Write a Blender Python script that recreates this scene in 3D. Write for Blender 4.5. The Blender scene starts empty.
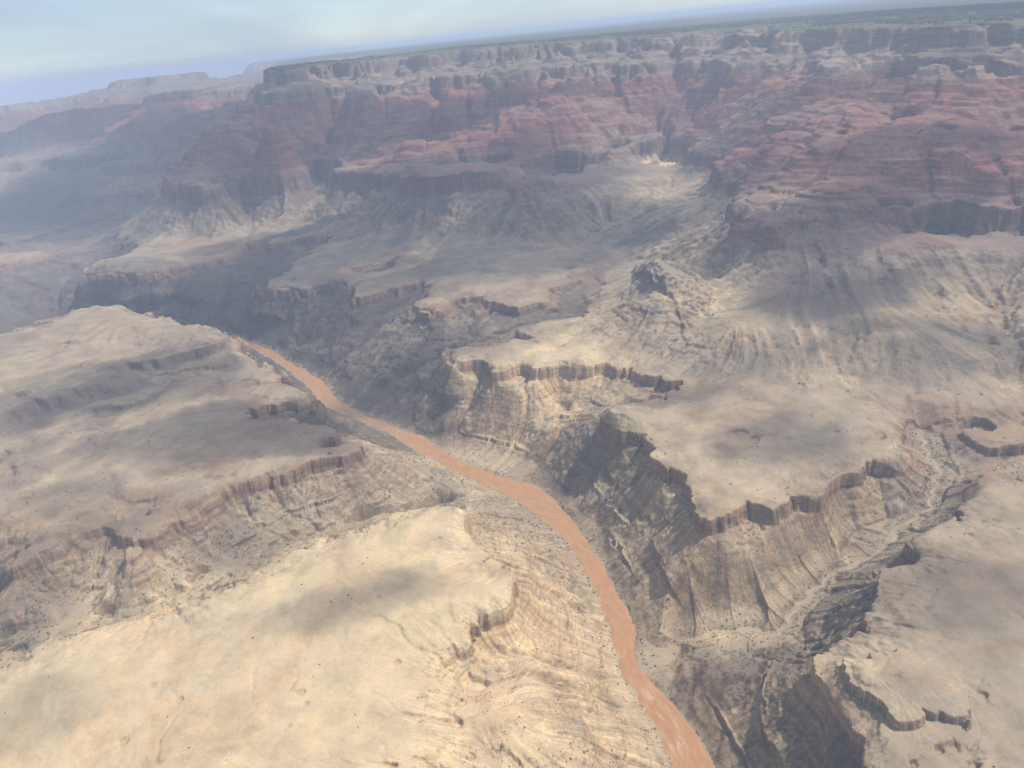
import bpy, math, time
import numpy as np
T0 = time.time()
rng = np.random.default_rng(7)
S = bpy.context.scene
COL = S.collection

# ------------------------------------------------------------------ camera
F_PX, H_CAM = 790.0, 1500.0
PITCH = math.radians(23.9)
ROLL = math.radians(6.1)
fwd = np.array([0, math.cos(PITCH), -math.sin(PITCH)])
rt0 = np.array([1.0, 0, 0])
up0 = np.array([0, math.sin(PITCH), math.cos(PITCH)])
upv = up0 * math.cos(ROLL) + rt0 * math.sin(ROLL)
rtv = rt0 * math.cos(ROLL) - up0 * math.sin(ROLL)
from mathutils import Matrix
cam = bpy.data.cameras.new('camera')
cam.sensor_width = 36.0
cam.lens = 36.0 * F_PX / 1024.0
cam.clip_start = 1.0
cam.clip_end = 400000.0
camo = bpy.data.objects.new('camera', cam)
COL.objects.link(camo)
camo.matrix_world = Matrix(((rtv[0], upv[0], -fwd[0], 0), (rtv[1], upv[1], -fwd[1], 0),
                            (rtv[2], upv[2], -fwd[2], H_CAM), (0, 0, 0, 1)))
S.camera = camo

# ------------------------------------------------------------------ rock strata: w (smooth slope coordinate) -> height
TT = np.array([(-200, -60), (-12, -12), (0, 0), (280, 190), (302, 208), (304, 252), (340, 268), (360, 282), (400, 318), (430, 352), (460, 386),
               (520, 446), (541, 468), (548, 596), (600, 626), (690, 740), (790, 875), (880, 1020), (885, 1105), (955, 1160), (961, 1276), (970, 1286), (1000, 1296),
               (1100, 1318), (2000, 1420)], float)
def smooth(a, b, x):
    t = np.clip((x - a) / (b - a), 0, 1)
    return t * t * (3 - 2 * t)
KTH = np.array([-40, -14.5, -0.8, 6.0, 12.8, 19.5, 25.6, 32.5, 45]) * math.pi / 180
KV = np.array([1.09, 1.083, 1.066, 1.05, 1.035, 1.02, 0.995, 0.955, 0.93])
def kdip(th, r):
    k = np.interp(th, KTH, KV)
    return k
def strata(w):
    return np.interp(w, TT[:, 0], TT[:, 1])

def ray(px, py):
    d = fwd * F_PX + rtv * (px - 512.0) + upv * (384.0 - py)
    return d / math.hypot(d[0], d[1])
def hit_z(px, py, z):
    d = ray(px, py)
    t = (z - H_CAM) / d[2]
    return d[0] * t, d[1] * t
def hit_w(px, py, w):
    d = ray(px, py)
    th = math.atan2(d[0], d[1])
    r = 5000.0
    for _ in range(12):
        z = float(strata(w) * kdip(th, r))
        r = (z - H_CAM) / d[2]
    return th, r

# ------------------------------------------------------------------ survey of the canyon: sight lines with the rock level they meet
bankL = [(262,353),(290,372),(314,393),(322,408),(350,416),(375,426),(400,441),(440,465),(470,480),(490,490),(520,503),(545,522),
         (565,540),(580,565),(595,590),(605,615),(612,640),(617,662),(625,680),(640,705),(652,725),(663,745),(672,768),(692,810),(720,860)]
bankR = [(275,352),(300,368),(324,381),(338,401),(360,411),(380,422),(400,429),(427,438),(450,456),(480,470),(510,480),(540,487),
         (560,505),(575,522),(590,545),(607,570),(618,592),(630,615),(638,635),(639,655),(645,675),(660,690),(680,712),(700,737),(716,768),(738,810),(770,860)]
hidden = [(235,338),(200,334),(150,325),(100,318),(60,318),(40,322)]
creek = [(652,655,4),(682,641,25),(720,632,48),(755,630,62),(780,633,78),(792,612,95),(805,596,108),(830,572,138),(860,560,155),
         (885,545,175),(900,525,195),(930,507,220),(934,488,240),(940,470,258),(928,455,276),(920,432,290)]
P = []
for p in bankL: P.append((p[0], p[1], 0))
for p in bankR: P.append((p[0], p[1], 0))
for p in hidden: P.append((p[0], p[1], -2))
for p in creek: P.append(p)
def line(w, *pts):
    for p in pts: P.append((p[0], p[1], w))
# --- Tapeats rims (cliff top)
RIM = 305
line(RIM, (85,276),(130,274),(178,268),(205,260),(240,246),(256,242),(300,238),(335,234))
line(RIM, (266,288),(290,289),(306,290),(318,283),(342,277),(380,268),(392,264))
line(RIM, (355,297),(385,290),(405,284),(420,281),(415,303),(445,308),(475,301),(492,297),(512,304))
line(RIM, (450,352),(455,363),(480,369),(512,371),(540,370),(575,367),(617,368),(640,374),(668,382))
line(RIM, (604,425),(622,429),(640,432),(650,441),(650,455),(662,466),(682,476),(696,495),(698,512),(712,514),(730,511),(760,515),
     (776,511),(800,500),(814,496),(827,489),(832,480),(860,472),(890,467),(905,459),(917,447),(880,440),(905,425))
line(RIM, (968,492),(958,510),(952,517),(930,521),(910,537),(914,553),(893,566),(877,580),(868,600),(858,612),(861,628),(838,640),(806,654),(815,675),(828,690),
     (836,710),(846,735),(862,760),(880,790),(905,840))
line(RIM, (917,412),(940,419),(965,424),(1000,423),(1024,419),(1060,416))
line(RIM, (985,447),(1020,449),(1060,455),(980,432),(1020,432),(975,474),(1000,478),(1060,485))
line(286, (938,437),(965,436),(990,440)); line(284, (945,462),(975,461),(1010,465),(1050,470))
# below rims
line(285, (604,442),(640,456),(655,478),(674,500),(692,530),(712,540),(760,530),(800,515),(840,494),(880,482))
line(150, (600,470)); line(60, (580,500)); line(175, (650,520)); line(60,(622,560)); line(140,(662,585)); line(225,(702,565))
line(250, (745,553),(790,540)); line(165,(700,605),(745,600)); line(65,(662,630)); line(205,(840,520)); line(225,(880,505)); line(160,(780,585))
line(120, (760,610)); line(100,(700,628))
line(240, (890,590),(872,552)); line(190,(845,600)); line(130,(820,640)); line(150,(790,655)); line(225,(793,672)); line(120,(745,660)); line(65,(700,690))
line(170,(765,715)); line(240,(815,725)); line(110,(740,750)); line(215,(815,768)); line(45,(720,735)); line(260,(845,768)); line(100,(770,800)); line(55,(690,660))
line(25,(665,680))
# right mesa top
line(364,(845,688),(865,700),(885,714),(905,721),(932,714),(957,704),(962,690)); 
line(376,(850,665),(900,680),(940,690),(900,660)); line(340,(840,660),(860,640),(890,600)); line(352,(900,620),(960,560)); line(368,(950,640),(980,670),(1010,700))
line(345,(880,740),(920,760),(960,750),(930,800)); line(356,(1000,740),(1020,780)); line(365,(1020,560),(1020,620)); line(330,(940,535),(990,500)); line(345,(1020,510)); line(330,(840,693),(870,725))
line(312,(1000,438))
# Tonto platform and talus below the great wall, right
line(308,(650,430),(668,450),(700,490)); line(322,(760,420)); line(322,(700,400)); line(316,(740,440),(720,480)); line(314,(780,480),(870,455)); line(322,(800,440)); line(335,(850,420)); line(318,(660,410))
line(345,(750,380)); line(362,(700,360)); line(425,(720,330)); line(450,(760,300)); line(395,(800,350)); line(445,(820,310)); line(352,(850,380))
line(335,(900,395)); line(340,(960,395)); line(425,(900,330)); line(405,(950,345)); line(345,(1000,385)); line(390,(1020,340)); line(480,(850,280)); line(475,(960,280)); line(440,(1020,300))
line(500,(800,270)); line(505,(900,268))
line(536,(742,240),(765,252),(800,252),(850,250),(890,249),(930,245),(970,240),(1024,245),(1060,250))
line(550,(735,214),(765,213),(800,211),(870,209),(900,205),(960,199),(1024,204),(1060,206))
# R2 platform
line(325,(520,345),(560,350)); line(345,(590,340)); line(330,(600,355)); line(385,(640,330)); line(420,(650,315)); line(365,(590,318)); line(350,(680,355)); line(455,(655,297))
line(470,(690,250)); line(490,(710,228)); line(455,(720,265)); line(440,(735,290)); line(410,(700,312)); line(340,(545,325)); line(330,(480,352))
# side canyon left of the R2 platform
for p in [(610,258,312),(590,285,300),(575,308,288),(545,320,278),(520,330,262),(480,340,230),(440,355,180),(405,385,95),(372,416,10)]: P.append(p)
line(300,(555,295),(520,318)); line(310,(600,290),(580,318),(540,334),(480,347))
# slopes under R2
line(250,(480,385)); line(268,(520,386)); line(280,(580,383)); line(95,(500,430)); line(60,(460,430)); line(120,(430,400)); line(200,(560,400)); line(240,(600,402)); line(170,(540,420)); line(150,(480,405)); line(275,(645,400)); line(60,(530,450)); line(120,(560,445)); line(300,(680,392))
# far wall of the gorge
line(200,(200,298)); line(190,(150,298)); line(180,(250,298)); line(120,(290,330)); line(110,(240,320)); line(60,(300,352)); line(50,(332,372)); line(165,(340,330)); line(235,(320,308)); line(205,(380,330)); line(90,(380,370))
line(225,(430,335)); line(50,(430,425)); line(265,(400,305)); line(255,(470,318)); line(215,(110,295)); line(240,(290,305)); line(110,(350,360))
# Tonto slopes, centre and far left
line(330,(150,245)); line(358,(200,232)); line(405,(250,215)); line(320,(300,265)); line(330,(355,252)); line(425,(330,212)); line(372,(400,240)); line(425,(450,220)); line(324,(400,272)); line(318,(450,285)); line(348,(480,262)); line(412,(500,230))
line(395,(560,232)); line(340,(560,268)); line(322,(530,292)); line(362,(615,238)); line(405,(600,218)); line(445,(645,212)); line(478,(680,202)); line(495,(645,188)); line(485,(590,200)); line(312,(330,270)); line(330,(120,258))
# Redwall foot and top
line(536,(195,202),(250,193),(300,189),(340,191),(400,196),(430,197),(470,193),(500,193),(520,203),(560,186),(600,180),(640,167),(690,161),(718,182),(728,206))
line(550,(205,184),(250,171),(300,167),(340,169),(400,171),(450,169),(500,165),(560,150),(600,149),(640,140),(690,139),(728,154),(752,180))
line(690,(245,150)); line(705,(330,132)); line(690,(420,138),(500,130),(560,127),(640,117),(700,113),(760,130)); line(720,(820,150),(880,152),(950,150),(1024,150),(1060,150))
line(884,(272,102)); line(850,(340,105)); line(790,(420,110),(500,104),(560,99),(620,96),(680,91),(740,97),(800,103),(860,115),(900,110),(960,120),(1024,112),(1060,112))
line(955,(296,84)); line(885,(350,84),(420,79)); line(880,(500,84),(560,81),(600,77),(660,73),(720,72),(770,71),(830,75),(900,70),(960,79),(1024,74),(1060,72))
line(970,(304,66),(350,60.5),(400,55),(450,51),(500,47),(560,43),(600,39.5),(660,34.5),(720,31),(780,28),(850,27),(920,26.5),(1024,24.5),(1060,24))
# far left
line(RIM,(0,238),(45,232),(92,219)); line(RIM,(0,262),(40,253)); line(240,(60,250),(100,235)); line(290,(124,222)); line(200,(96,262)); line(100,(72,300)); line(225,(40,275)); line(150,(20,300)); line(330,(0,215)); line(345,(60,205)); line(330,(135,205)); line(520,(100,182)); line(520,(0,182)); line(546,(50,160)); line(535,(130,166))
for p in [(180,185,500),(160,127,740),(232,116,822),(245,96,884),(200,138,662),(165,152,618),(100,140,634),(0,108,884),(50,116,862),(95,117,818),
          (30,135,705),(125,116,817),(200,112,800),(-60,125,878),(-60,165,547),(-60,220,340)]: P.append(p)
# distant mesas
for p in [(112,91,905),(160,85,930),(200,79,956),(250,71.5,957),(296,65,958),(110,114,662),(200,107,641),(270,92,784),(60,103,708),(30,110,615),(85,99,783)]: P.append(p)
# left mesas
line(372,(60,322),(88,311),(115,309),(135,318),(160,320),(185,326),(215,331)); line(385,(60,345),(30,330),(-30,340)); line(375,(150,340)); line(372,(100,362)); line(395,(30,370)); line(400,(-40,390))
line(363,(222,343),(205,350),(180,357),(150,364),(118,373),(112,385),(55,402),(25,412),(0,423),(-40,440))
line(355,(60,420),(150,385)); line(350,(20,450)); line(341,(0,477),(20,478),(42,464),(62,454),(96,439),(106,415),(113,408)); line(335,(130,430)); line(330,(60,480)); line(325,(110,470)); line(322,(20,520)); line(316,(180,460)); line(322,(200,420)); line(314,(280,440)); line(325,(190,378)); line(330,(-40,520))
line(310,(230,470)); line(314,(240,385),(150,490)); line(312,(70,530))
line(RIM,(0,568),(22,560),(50,553),(95,527),(120,513),(136,503),(133,515),(122,533),(126,550),(142,547),(158,535),(170,517),(200,504),(218,494),(256,481),(290,469),(310,461),(336,451),(356,446))
line(RIM,(250,408),(285,402),(305,397),(316,393)); line(RIM,(340,437),(322,425),(290,422)); line(RIM,(238,342),(255,360),(275,372),(302,388))
line(120,(330,432)); line(70,(362,432)); line(150,(400,458)); line(95,(435,472)); line(55,(462,488)); line(215,(380,480)); line(265,(330,488)); line(130,(400,510)); line(45,(452,505)); line(90,(262,366),(290,383)); line(268,(340,462))
line(236,(60,605)); line(232,(150,600)); line(222,(200,582)); line(235,(15,622)); line(235,(0,595)); line(222,(250,545)); line(195,(300,530)); line(258,(200,545)); line(270,(242,512)); line(255,(60,580)); line(160,(350,518)); line(60,(420,500)); line(250,(120,575)); line(225,(100,625)); line(272,(160,560)); line(250,(290,500)); line(225,(0,650)); line(230,(-60,660))
# near mesa
line(340,(0,668),(60,648),(110,636),(150,636),(200,622),(225,606),(262,577),(300,556),(350,537),(400,522),(432,511),(450,509)); line(326,(460,520))
line(345,(100,720),(-60,720)); line(352,(300,620)); line(338,(300,700)); line(350,(380,590)); line(326,(400,700)); line(332,(450,560)); line(318,(440,650)); line(345,(180,680)); line(335,(150,800)); line(318,(400,800)); line(340,(0,800))
line(RIM,(470,528),(484,545),(500,570),(520,586),(512,600),(492,612),(476,636),(468,655)); line(292,(470,675)); line(280,(490,690)); line(296,(520,712)); line(300,(450,730)); line(285,(500,760)); line(240,(580,760)); line(140,(620,750)); line(60,(650,755))
line(160,(560,640)); line(140,(585,680)); line(245,(530,620)); line(255,(500,655)); line(235,(520,560)); line(190,(500,530)); line(100,(550,555)); line(85,(575,605)); line(100,(600,690)); line(110,(482,508)); line(260,(530,670)); line(70,(610,700))
line(622,(800,192),(870,190),(940,184),(1000,188))
for p in [(335,444,309),(640,478,240),(655,500,240)]: P.append(p)
pts = np.array([(*hit_w(*p), p[2]) for p in P])
world_pts = []
for thd, r, w in [(60,450,345),(60,1000,350),(60,1800,350),(60,2500,520),(60,3200,790),(60,4000,985),(60,9000,1060),(48,3300,790),(48,4200,985),(48,9000,1060),
                  (-60,450,330),(-60,1500,300),(-60,3000,360),(-60,5000,400),(-60,8000,560),(-60,12000,800),(-60,25000,720),(-60,60000,600),
                  (-45,450,330),(-20,450,318),(0,450,300),(12,450,180),(30,450,200),(45,450,330),
                  (-33,16000,640),(-33,40000,560),(-26,60000,560),(-20,60000,600),(-18,32000,950),(-15,60000,900),
                  (-10,9500,985),(-10,20000,1080),(-10,60000,1100),(0,14000,1060),(0,60000,1150),(15,12000,1060),(15,25000,1120),(15,60000,1250),
                  (30,7000,1020),(30,15000,1100),(30,60000,1250),(45,25000,1150),(60,60000,1250),(60,25000,1150),(-13,9000,985),(-16.8,7300,812),(-27,22000,560),(-29,15500,620),(-31,17500,590),(-28.3,18500,600),(-30,21000,600),(-30,14500,560)]:
    world_pts.append((math.radians(thd), r, w))
pts = np.vstack([pts, np.array(world_pts)])
CT, CL, CW = pts[:, 0], np.log(pts[:, 1]), pts[:, 2]

# ------------------------------------------------------------------ fan-shaped ground grid (one sheet to the horizon)
QUAL = 0.0012
DTH = QUAL
TH0, TH1 = math.radians(-57), math.radians(57)
NC = int((TH1 - TH0) / DTH)
th = np.linspace(TH0, TH1, NC)
DTH = th[1] - th[0]
lr = [math.log(430.0)]
while lr[-1] < math.log(62000.0):
    r_ = math.exp(lr[-1])
    lr.append(lr[-1] + (DTH * (1.4 if r_ < 900 else 1.0) if r_ < 10500 else DTH * min(5.0, 1 + (r_ - 10500) / 2500)))
lr = np.array(lr)
NR = len(lr)
R = np.exp(lr)[:, None] * np.ones((1, NC))
TH = th[None, :] * np.ones((NR, 1))
X, Y = R * np.sin(TH), R * np.cos(TH)
CELL = R * DTH

# rbf on a coarse grid
C_RBF = 0.022
def phi(d2): return np.sqrt(d2 + C_RBF * C_RBF)
n = len(CT)
A = np.zeros((n + 3, n + 3))
A[:n, :n] = phi((CT[:, None] - CT) ** 2 + (CL[:, None] - CL) ** 2) - 2e-3 * np.eye(n)
A[:n, n] = 1; A[:n, n + 1] = CT; A[:n, n + 2] = CL
A[n:, :n] = A[:n, n:].T
sol = np.linalg.solve(A, np.concatenate([CW, [0, 0, 0]]))
gt = np.linspace(TH0, TH1, 260)
gl = np.linspace(lr[0], lr[-1], 520)
G = np.zeros((len(gl), len(gt)))
for i in range(0, len(gl), 20):
    L_ = gl[i:i + 20]
    tt, ll = np.meshgrid(gt, L_)
    q = np.stack([tt.ravel(), ll.ravel()])
    K = phi((q[0][:, None] - CT) ** 2 + (q[1][:, None] - CL) ** 2)
    G[i:i + 20] = (K @ sol[:n] + sol[n] + q[0] * sol[n + 1] + q[1] * sol[n + 2]).reshape(tt.shape)
def resample(G, gl, gt, lr, th):
    # separable Catmull-Rom
    def axis(G, g, x):
        u = np.clip((x - g[0]) / (g[1] - g[0]), 0, len(g) - 1.001)
        i = u.astype(int); t = (u - i)[:, None]
        c = lambda k: G[np.clip(i + k, 0, len(g) - 1)]
        a, b, d, e = c(-1), c(0), c(1), c(2)
        return b + 0.5 * t * (d - a + t * (2 * a - 5 * b + 4 * d - e + t * (3 * (b - d) + e - a)))
    return axis(axis(G, gl, lr).T.copy(), gt, th).T.copy()
W = resample(G, gl, gt, lr, th)

# ------------------------------------------------------------------ noise
PERM = rng.permutation(4096).astype(np.int32)
GRAD = rng.normal(size=(4096, 2)); GRAD /= np.linalg.norm(GRAD, axis=1)[:, None]
GRAD = GRAD.astype(np.float32)
def perlin(x, y):
    xi = np.floor(x).astype(np.int32); yi = np.floor(y).astype(np.int32)
    fx = (x - xi).astype(np.float32); fy = (y - yi).astype(np.float32)
    u = fx * fx * fx * (fx * (fx * 6 - 15) + 10); v = fy * fy * fy * (fy * (fy * 6 - 15) + 10)
    def g(ix, iy, dx, dy):
        h = PERM[(PERM[ix & 4095] + iy) & 4095]
        gr = GRAD[h]
        return gr[..., 0] * dx + gr[..., 1] * dy
    a = g(xi, yi, fx, fy); b = g(xi + 1, yi, fx - 1, fy)
    c = g(xi, yi + 1, fx, fy - 1); d = g(xi + 1, yi + 1, fx - 1, fy - 1)
    return (a + u * (b - a) + v * (c + u * (d - c) - a - u * (b - a))) * 1.5
X32, Y32 = X.astype(np.float32), Y.astype(np.float32)
def fbm(lam, octs, seed, ridged=False, gain=0.5):
    out = np.zeros_like(X, dtype=np.float32); amp = 1.0; l = lam
    for o in range(octs):
        nse = perlin(X32 / np.float32(l) + np.float32(seed * 17.3 + o * 5.1), Y32 / np.float32(l) - np.float32(seed * 9.7 + o * 3.3))
        if ridged: nse = 1 - 2 * np.abs(nse)
        out += amp * nse * smooth(1.5, 4.0, l / CELL).astype(np.float32)
        amp *= gain; l *= 0.5
    return out
def grad_w(Wf):
    gr = np.gradient(Wf, axis=0) / (np.gradient(lr)[:, None] * R)
    gc = np.gradient(Wf, axis=1) / CELL
    return gr, gc
def blur(a, k=1):
    for _ in range(k):
        a = np.pad(a, 1, mode='edge')
        a = (a[:-2] + 2 * a[1:-1] + a[2:]) * 0.25
        a = (a[:, :-2] + 2 * a[:, 1:-1] + a[:, 2:]) * 0.25
    return a
gr, gc = grad_w(W)
SL = blur(np.hypot(gr, gc), 6)
# river distance (in w) damping
near_river = smooth(4, 60, W)
# distance to the traced river
def to_world(pts, z=0.0): return np.array([hit_z(p[0], p[1], z) for p in pts])
def resamp(P_, n):
    d = np.concatenate([[0], np.cumsum(np.hypot(*np.diff(P_, axis=0).T))]); u = np.linspace(0, d[-1], n)
    return np.stack([np.interp(u, d, P_[:, i]) for i in (0, 1)], 1)
hid = to_world(hidden[::-1])
Lb = resamp(np.vstack([hid, to_world(bankL)]), 600); Rb = resamp(np.vstack([hid, to_world(bankR)]), 600)
mid_ = (Lb + Rb) / 2
tang = np.gradient(mid_, axis=0); nrm = np.stack([-tang[:, 1], tang[:, 0]], 1); nrm /= np.hypot(nrm[:, 0], nrm[:, 1])[:, None]
wid = np.maximum(np.abs((((Rb - Lb) / 2) * nrm).sum(1)) - 3, 26)
RIV = np.full(X.shape, 1e6)
cand = (W < 160) & (R < 9000)
cx, cy = X[cand], Y[cand]
best = np.full(len(cx), 1e6)
for i in range(0, 600, 2): best = np.minimum(best, np.hypot(cx - mid_[i, 0], cy - mid_[i, 1]) - wid[i])
RIV[cand] = best
amp_big = np.clip(SL * 60, 2, 30) * near_river
wall = smooth(550, 600, W) * (1 - smooth(985, 1050, W))
W0 = W.copy()
farq = 1 - 0.75 * smooth(10500, 13500, R)
W = W + amp_big * (0.5 - 0.25 * smooth(330, 380, W) * (1 - smooth(530, 550, W))) * fbm(420, 4, 1) + wall * farq * 55 * fbm(1000, 3, 2) - wall * farq * 26 * fbm(480, 3, 3, ridged=True)

# drainage: trace water downhill, carve along the busiest lines
def carve(W, step, n, steps, depth, passes, seed):
    r2 = np.random.default_rng(seed)
    acc_all = None
    for ps in range(passes):
        Wc = blur(W, step)[::step, ::step].astype(np.float32)
        # small height jitter breaks up parallel runs
        nr, nc = Wc.shape
        gi = np.gradient(Wc, axis=0); gj = np.gradient(Wc, axis=1)
        lim = np.searchsorted(lr[::step], math.log(11000))
        pi = r2.uniform(2, lim - 2, n).astype(np.float32); pj = r2.uniform(2, nc - 3, n).astype(np.float32)
        di = np.zeros(n, np.float32); dj = np.zeros(n, np.float32)
        acc = np.zeros(nr * nc, np.float64)
        for s in range(steps):
            i0 = pi.astype(np.int32); j0 = pj.astype(np.int32)
            a = gi[i0, j0]; b = gj[i0, j0]
            di = 0.55 * di - 0.45 * a / (np.hypot(a, b) + 1e-6); dj = 0.55 * dj - 0.45 * b / (np.hypot(a, b) + 1e-6)
            l = np.hypot(di, dj) + 1e-6
            di /= l; dj /= l
            pi = np.clip(pi + di, 1, nr - 3); pj = np.clip(pj + dj, 1, nc - 3)
            acc += np.bincount(pi.astype(np.int32) * nc + pj.astype(np.int32), minlength=nr * nc)
        acc = acc.reshape(nr, nc)
        a = np.log1p(blur(acc, 1) / (n * steps / (nr * nc)) )
        a = resample(a, np.arange(0, nr) * float(step), np.arange(0, nc) * float(step), np.arange(NR).astype(float), np.arange(NC).astype(float))
        gr, gc = grad_w(W)
        sl = np.clip(blur(np.hypot(gr, gc), 3) * 1.6, 0.04, 1.2)
        W = W - depth / passes * CELL * step * sl * (a - 0.7) * near_river
        acc_all = a
    return W, acc_all
W, _ = carve(W, 6, 24000, 60, 0.9, 3, 1)
gr, gc = grad_w(W)
SL = blur(np.hypot(gr, gc), 3)
W = W + np.clip(SL * 50, 1.0, 26) * near_river * (1 - 0.55 * smooth(545, 600, W)) * (0.35 * fbm(130, 4, 5) - 0.25 * fbm(90, 3, 6, ridged=True))
W, FLOW = carve(W, 2, 110000, 60, 1.0, 3, 2)
lim = 0.42 * np.abs(W0 - 304) + 2.5 + 300 * smooth(352, 400, W0)
W = W0 + np.clip(W - W0, -lim, lim)
def field(pts, power=3.0, default=None):
    q = np.array([(*hit_w(p[0], p[1], p[2]), p[3]) for p in pts])
    qt, ql = q[:, 0], np.log(q[:, 1])
    out = np.zeros((len(gl), len(gt)))
    tt, ll = np.meshgrid(gt, gl)
    num = 0; den = 0
    for t_, l_, v_ in zip(qt, ql, q[:, 2]):
        wgt = 1.0 / ((tt - t_) ** 2 + (ll - l_) ** 2 + 4e-4) ** (power / 2)
        num = num + wgt * v_; den = den + wgt
    return resample(num / den, gl, gt, lr, th)
SCHIST = field([(200,300,200,1),(280,320,150,1),(340,340,150,1),(250,290,200,1),(380,370,90,1),(420,400,100,1),(440,420,50,.9),(330,430,120,1),(380,440,80,.9),(400,330,220,.7),(550,480,60,.9),
    (560,430,130,.55),(600,470,150,.4),(590,540,40,.5),(700,680,70,1),(740,660,120,1),(780,660,150,.9),(710,740,45,.9),(770,740,150,.8),(60,300,130,1),(30,280,220,.8),(850,600,190,.6),(20,620,200,.8),
    (50,610,190,.8),(250,600,150,.6),(300,540,130,.5),(235,560,160,.4),(330,490,235,.3),(430,470,95,.5),(640,470,250,.4),(680,510,270,.3),(640,500,200,.4),
    (520,385,268,0),(580,385,280,0),(520,410,150,.1),(480,400,150,.3),(400,460,150,0),(420,480,110,.2),(700,560,225,.15),(650,530,170,.3),(750,560,230,.05),(820,530,205,.1),(700,600,165,.3),
    (560,640,160,0),(590,690,120,0),(610,740,110,0),(530,560,150,.3),(560,580,100,.4),(160,580,200,.2),(100,570,260,.2),(150,610,170,.1),(640,600,90,.35),(660,630,65,.4),(500,650,270,0),(140,300,190,1),(580,310,288,.8)])
gorge_m = smooth(15, 60, W0) * (1 - smooth(265, 300, W0))
W = W + gorge_m * np.clip(SL0_ if False else blur(np.hypot(*grad_w(W0)), 3), 0.05, 0.8) * SCHIST.clip(0, 1) * (1 + 0.8 * smooth(2400, 3000, R)) * (22 * fbm(200, 5, 33, ridged=True, gain=0.5) - 8)
gr, gc = grad_w(W0)
SL0 = np.clip(blur(np.hypot(gr, gc), 2), 0.03, 1)
W = W + near_river * (1 - 0.5 * smooth(545, 600, W0)) * SL0 * (0.45 + 0.55 * np.maximum(SCHIST.clip(0, 1), smooth(300, 310, W0))) * (24 * fbm(150, 6, 31, gain=0.52) - 4 * fbm(38, 3, 32, ridged=True))
bank = RIV + 7 * fbm(60, 3, 21)
W = np.where(bank < 0, np.minimum(np.where(bank < 0, bank * 0.5, 0), -0.5), np.clip(W, np.minimum(bank * 0.25, 6), np.maximum(bank, 0) * 1.1))
# ------------------------------------------------------------------ heights
KD = kdip(TH, R)
TS = np.array([(-200, -60), (-12, -12), (0, 0), (262, 180), (290, 205), (316, 256), (340, 268), (360, 282), (400, 318), (430, 352), (460, 386),
               (505, 432), (528, 478), (575, 606), (600, 626), (690, 740), (790, 875), (850, 985), (930, 1135), (945, 1190), (975, 1282), (1000, 1296), (1100, 1318), (2000, 1420)], float)
CLF = field([(490,620,300,1.1),(470,650,300,.6),(455,690,300,-.5),(440,740,300,-.8),(430,768,300,-.8),(480,545,300,.2),(500,570,300,.8),(620,440,300,1.3),(690,490,300,1.3),(760,515,300,1.1),(860,480,300,1.0),(540,372,300,1.0),(640,378,300,.7),
     (250,480,300,.55),(200,505,300,.5),(310,462,300,.6),(150,540,300,.5),(50,553,300,.3),(340,452,300,.7),(290,405,300,.8),(130,275,300,.5),(300,288,300,.8),(360,270,300,.6),(440,305,300,.8),(830,690,300,1.2),(860,620,300,.9),(950,420,300,1.0),
     (300,185,545,.9),(450,185,545,.8),(600,165,545,.5),(740,230,545,.35),(800,232,545,0),(850,235,545,-.1),(900,230,545,.1),(960,225,545,.6),(1020,225,545,.7),(350,70,900,.9),(500,65,900,.7),(650,55,900,.6),(800,50,900,.5),(950,50,900,.4),(200,90,900,.7),(500,655,300,.2),(0,400,350,.6),(0,200,400,.7)])
nA = fbm(420, 4, 201); nB = fbm(700, 3, 202); nC = fbm(260, 4, 203)
CLM = np.clip(CLF + 0.75 * nA, 0.0, 1.0)
Z = strata(W) * CLM + np.interp(W, TS[:, 0], TS[:, 1]) * (1 - CLM)
def ledge(w0, h, mask, half=18.0, e=0.9):
    global Z
    Z = Z + h * mask * (smooth(w0 - e, w0 + e, W) - np.clip((W - w0 + half) / (2 * half), 0, 1))
BAND = np.zeros_like(Z)
def near(px, py, w, rad):
    t, r = hit_w(px, py, w)
    return 1 - smooth(rad * 0.6, rad, np.hypot(X - r * math.sin(t), Y - r * math.cos(t)))
left = (1 - smooth(math.radians(-13), math.radians(-9), TH)) * (1 - smooth(3600, 4200, R)) * smooth(1800, 2100, R)
right = near(898, 706, 363, 190)
ledge(341, 18, left * np.clip(0.8 + nA, 0, 1), 8); ledge(378, 24, left * np.clip(0.6 + nC, 0, 1), 9, 1.5); ledge(351, 10, left * np.clip(0.5 + nC, 0, 1), 5); ledge(322, 8, left * np.clip(0.4 - nC, 0, 1), 6); ledge(363, 44, left * np.clip(0.9 + nA, 0.4, 1), 16, 2.2); ledge(363, 24, right * np.clip(0.8 + nC, 0, 1), 14)
BAND = np.maximum(left * (1 - smooth(3, 7, np.abs(W - 362) + 2 * nC)), left * 0.7 * (1 - smooth(1.5, 3.5, np.abs(W - 341) + nC)))
lm = np.maximum(near(640, 325, 390, 430) * np.clip(0.5 + 0.8 * nC, 0, 0.8), 0.3 * smooth(0.1, 0.5, nB) * (1 - left))
for w0, h in ((366, 9), (388, 12), (408, 10), (430, 13), (452, 10)): ledge(w0, h, lm, 9)
for i, (w0, hh_) in enumerate(((572, 12), (603, 30), (622, 10), (656, 24), (694, 34), (708, 9), (744, 28), (776, 12), (800, 30), (834, 13), (862, 22))):
    ledge(w0, hh_ * 0.72, np.clip(0.55 + 0.9 * (nA * math.cos(i * 1.3) + nB * math.sin(i * 1.3)), 0, 1.2), 9, 1.6)
for w0 in (905, 930): ledge(w0, 20, np.clip(0.5 + 0.8 * nB * (1 if w0 < 910 else -1), 0, 1), 10)
for i, w0 in enumerate((60, 110, 170, 230)): ledge(w0, 18, smooth(0.0, 0.6, nC * math.cos(i * 2.1) + nA * math.sin(i * 2.1)), 9)
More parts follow.
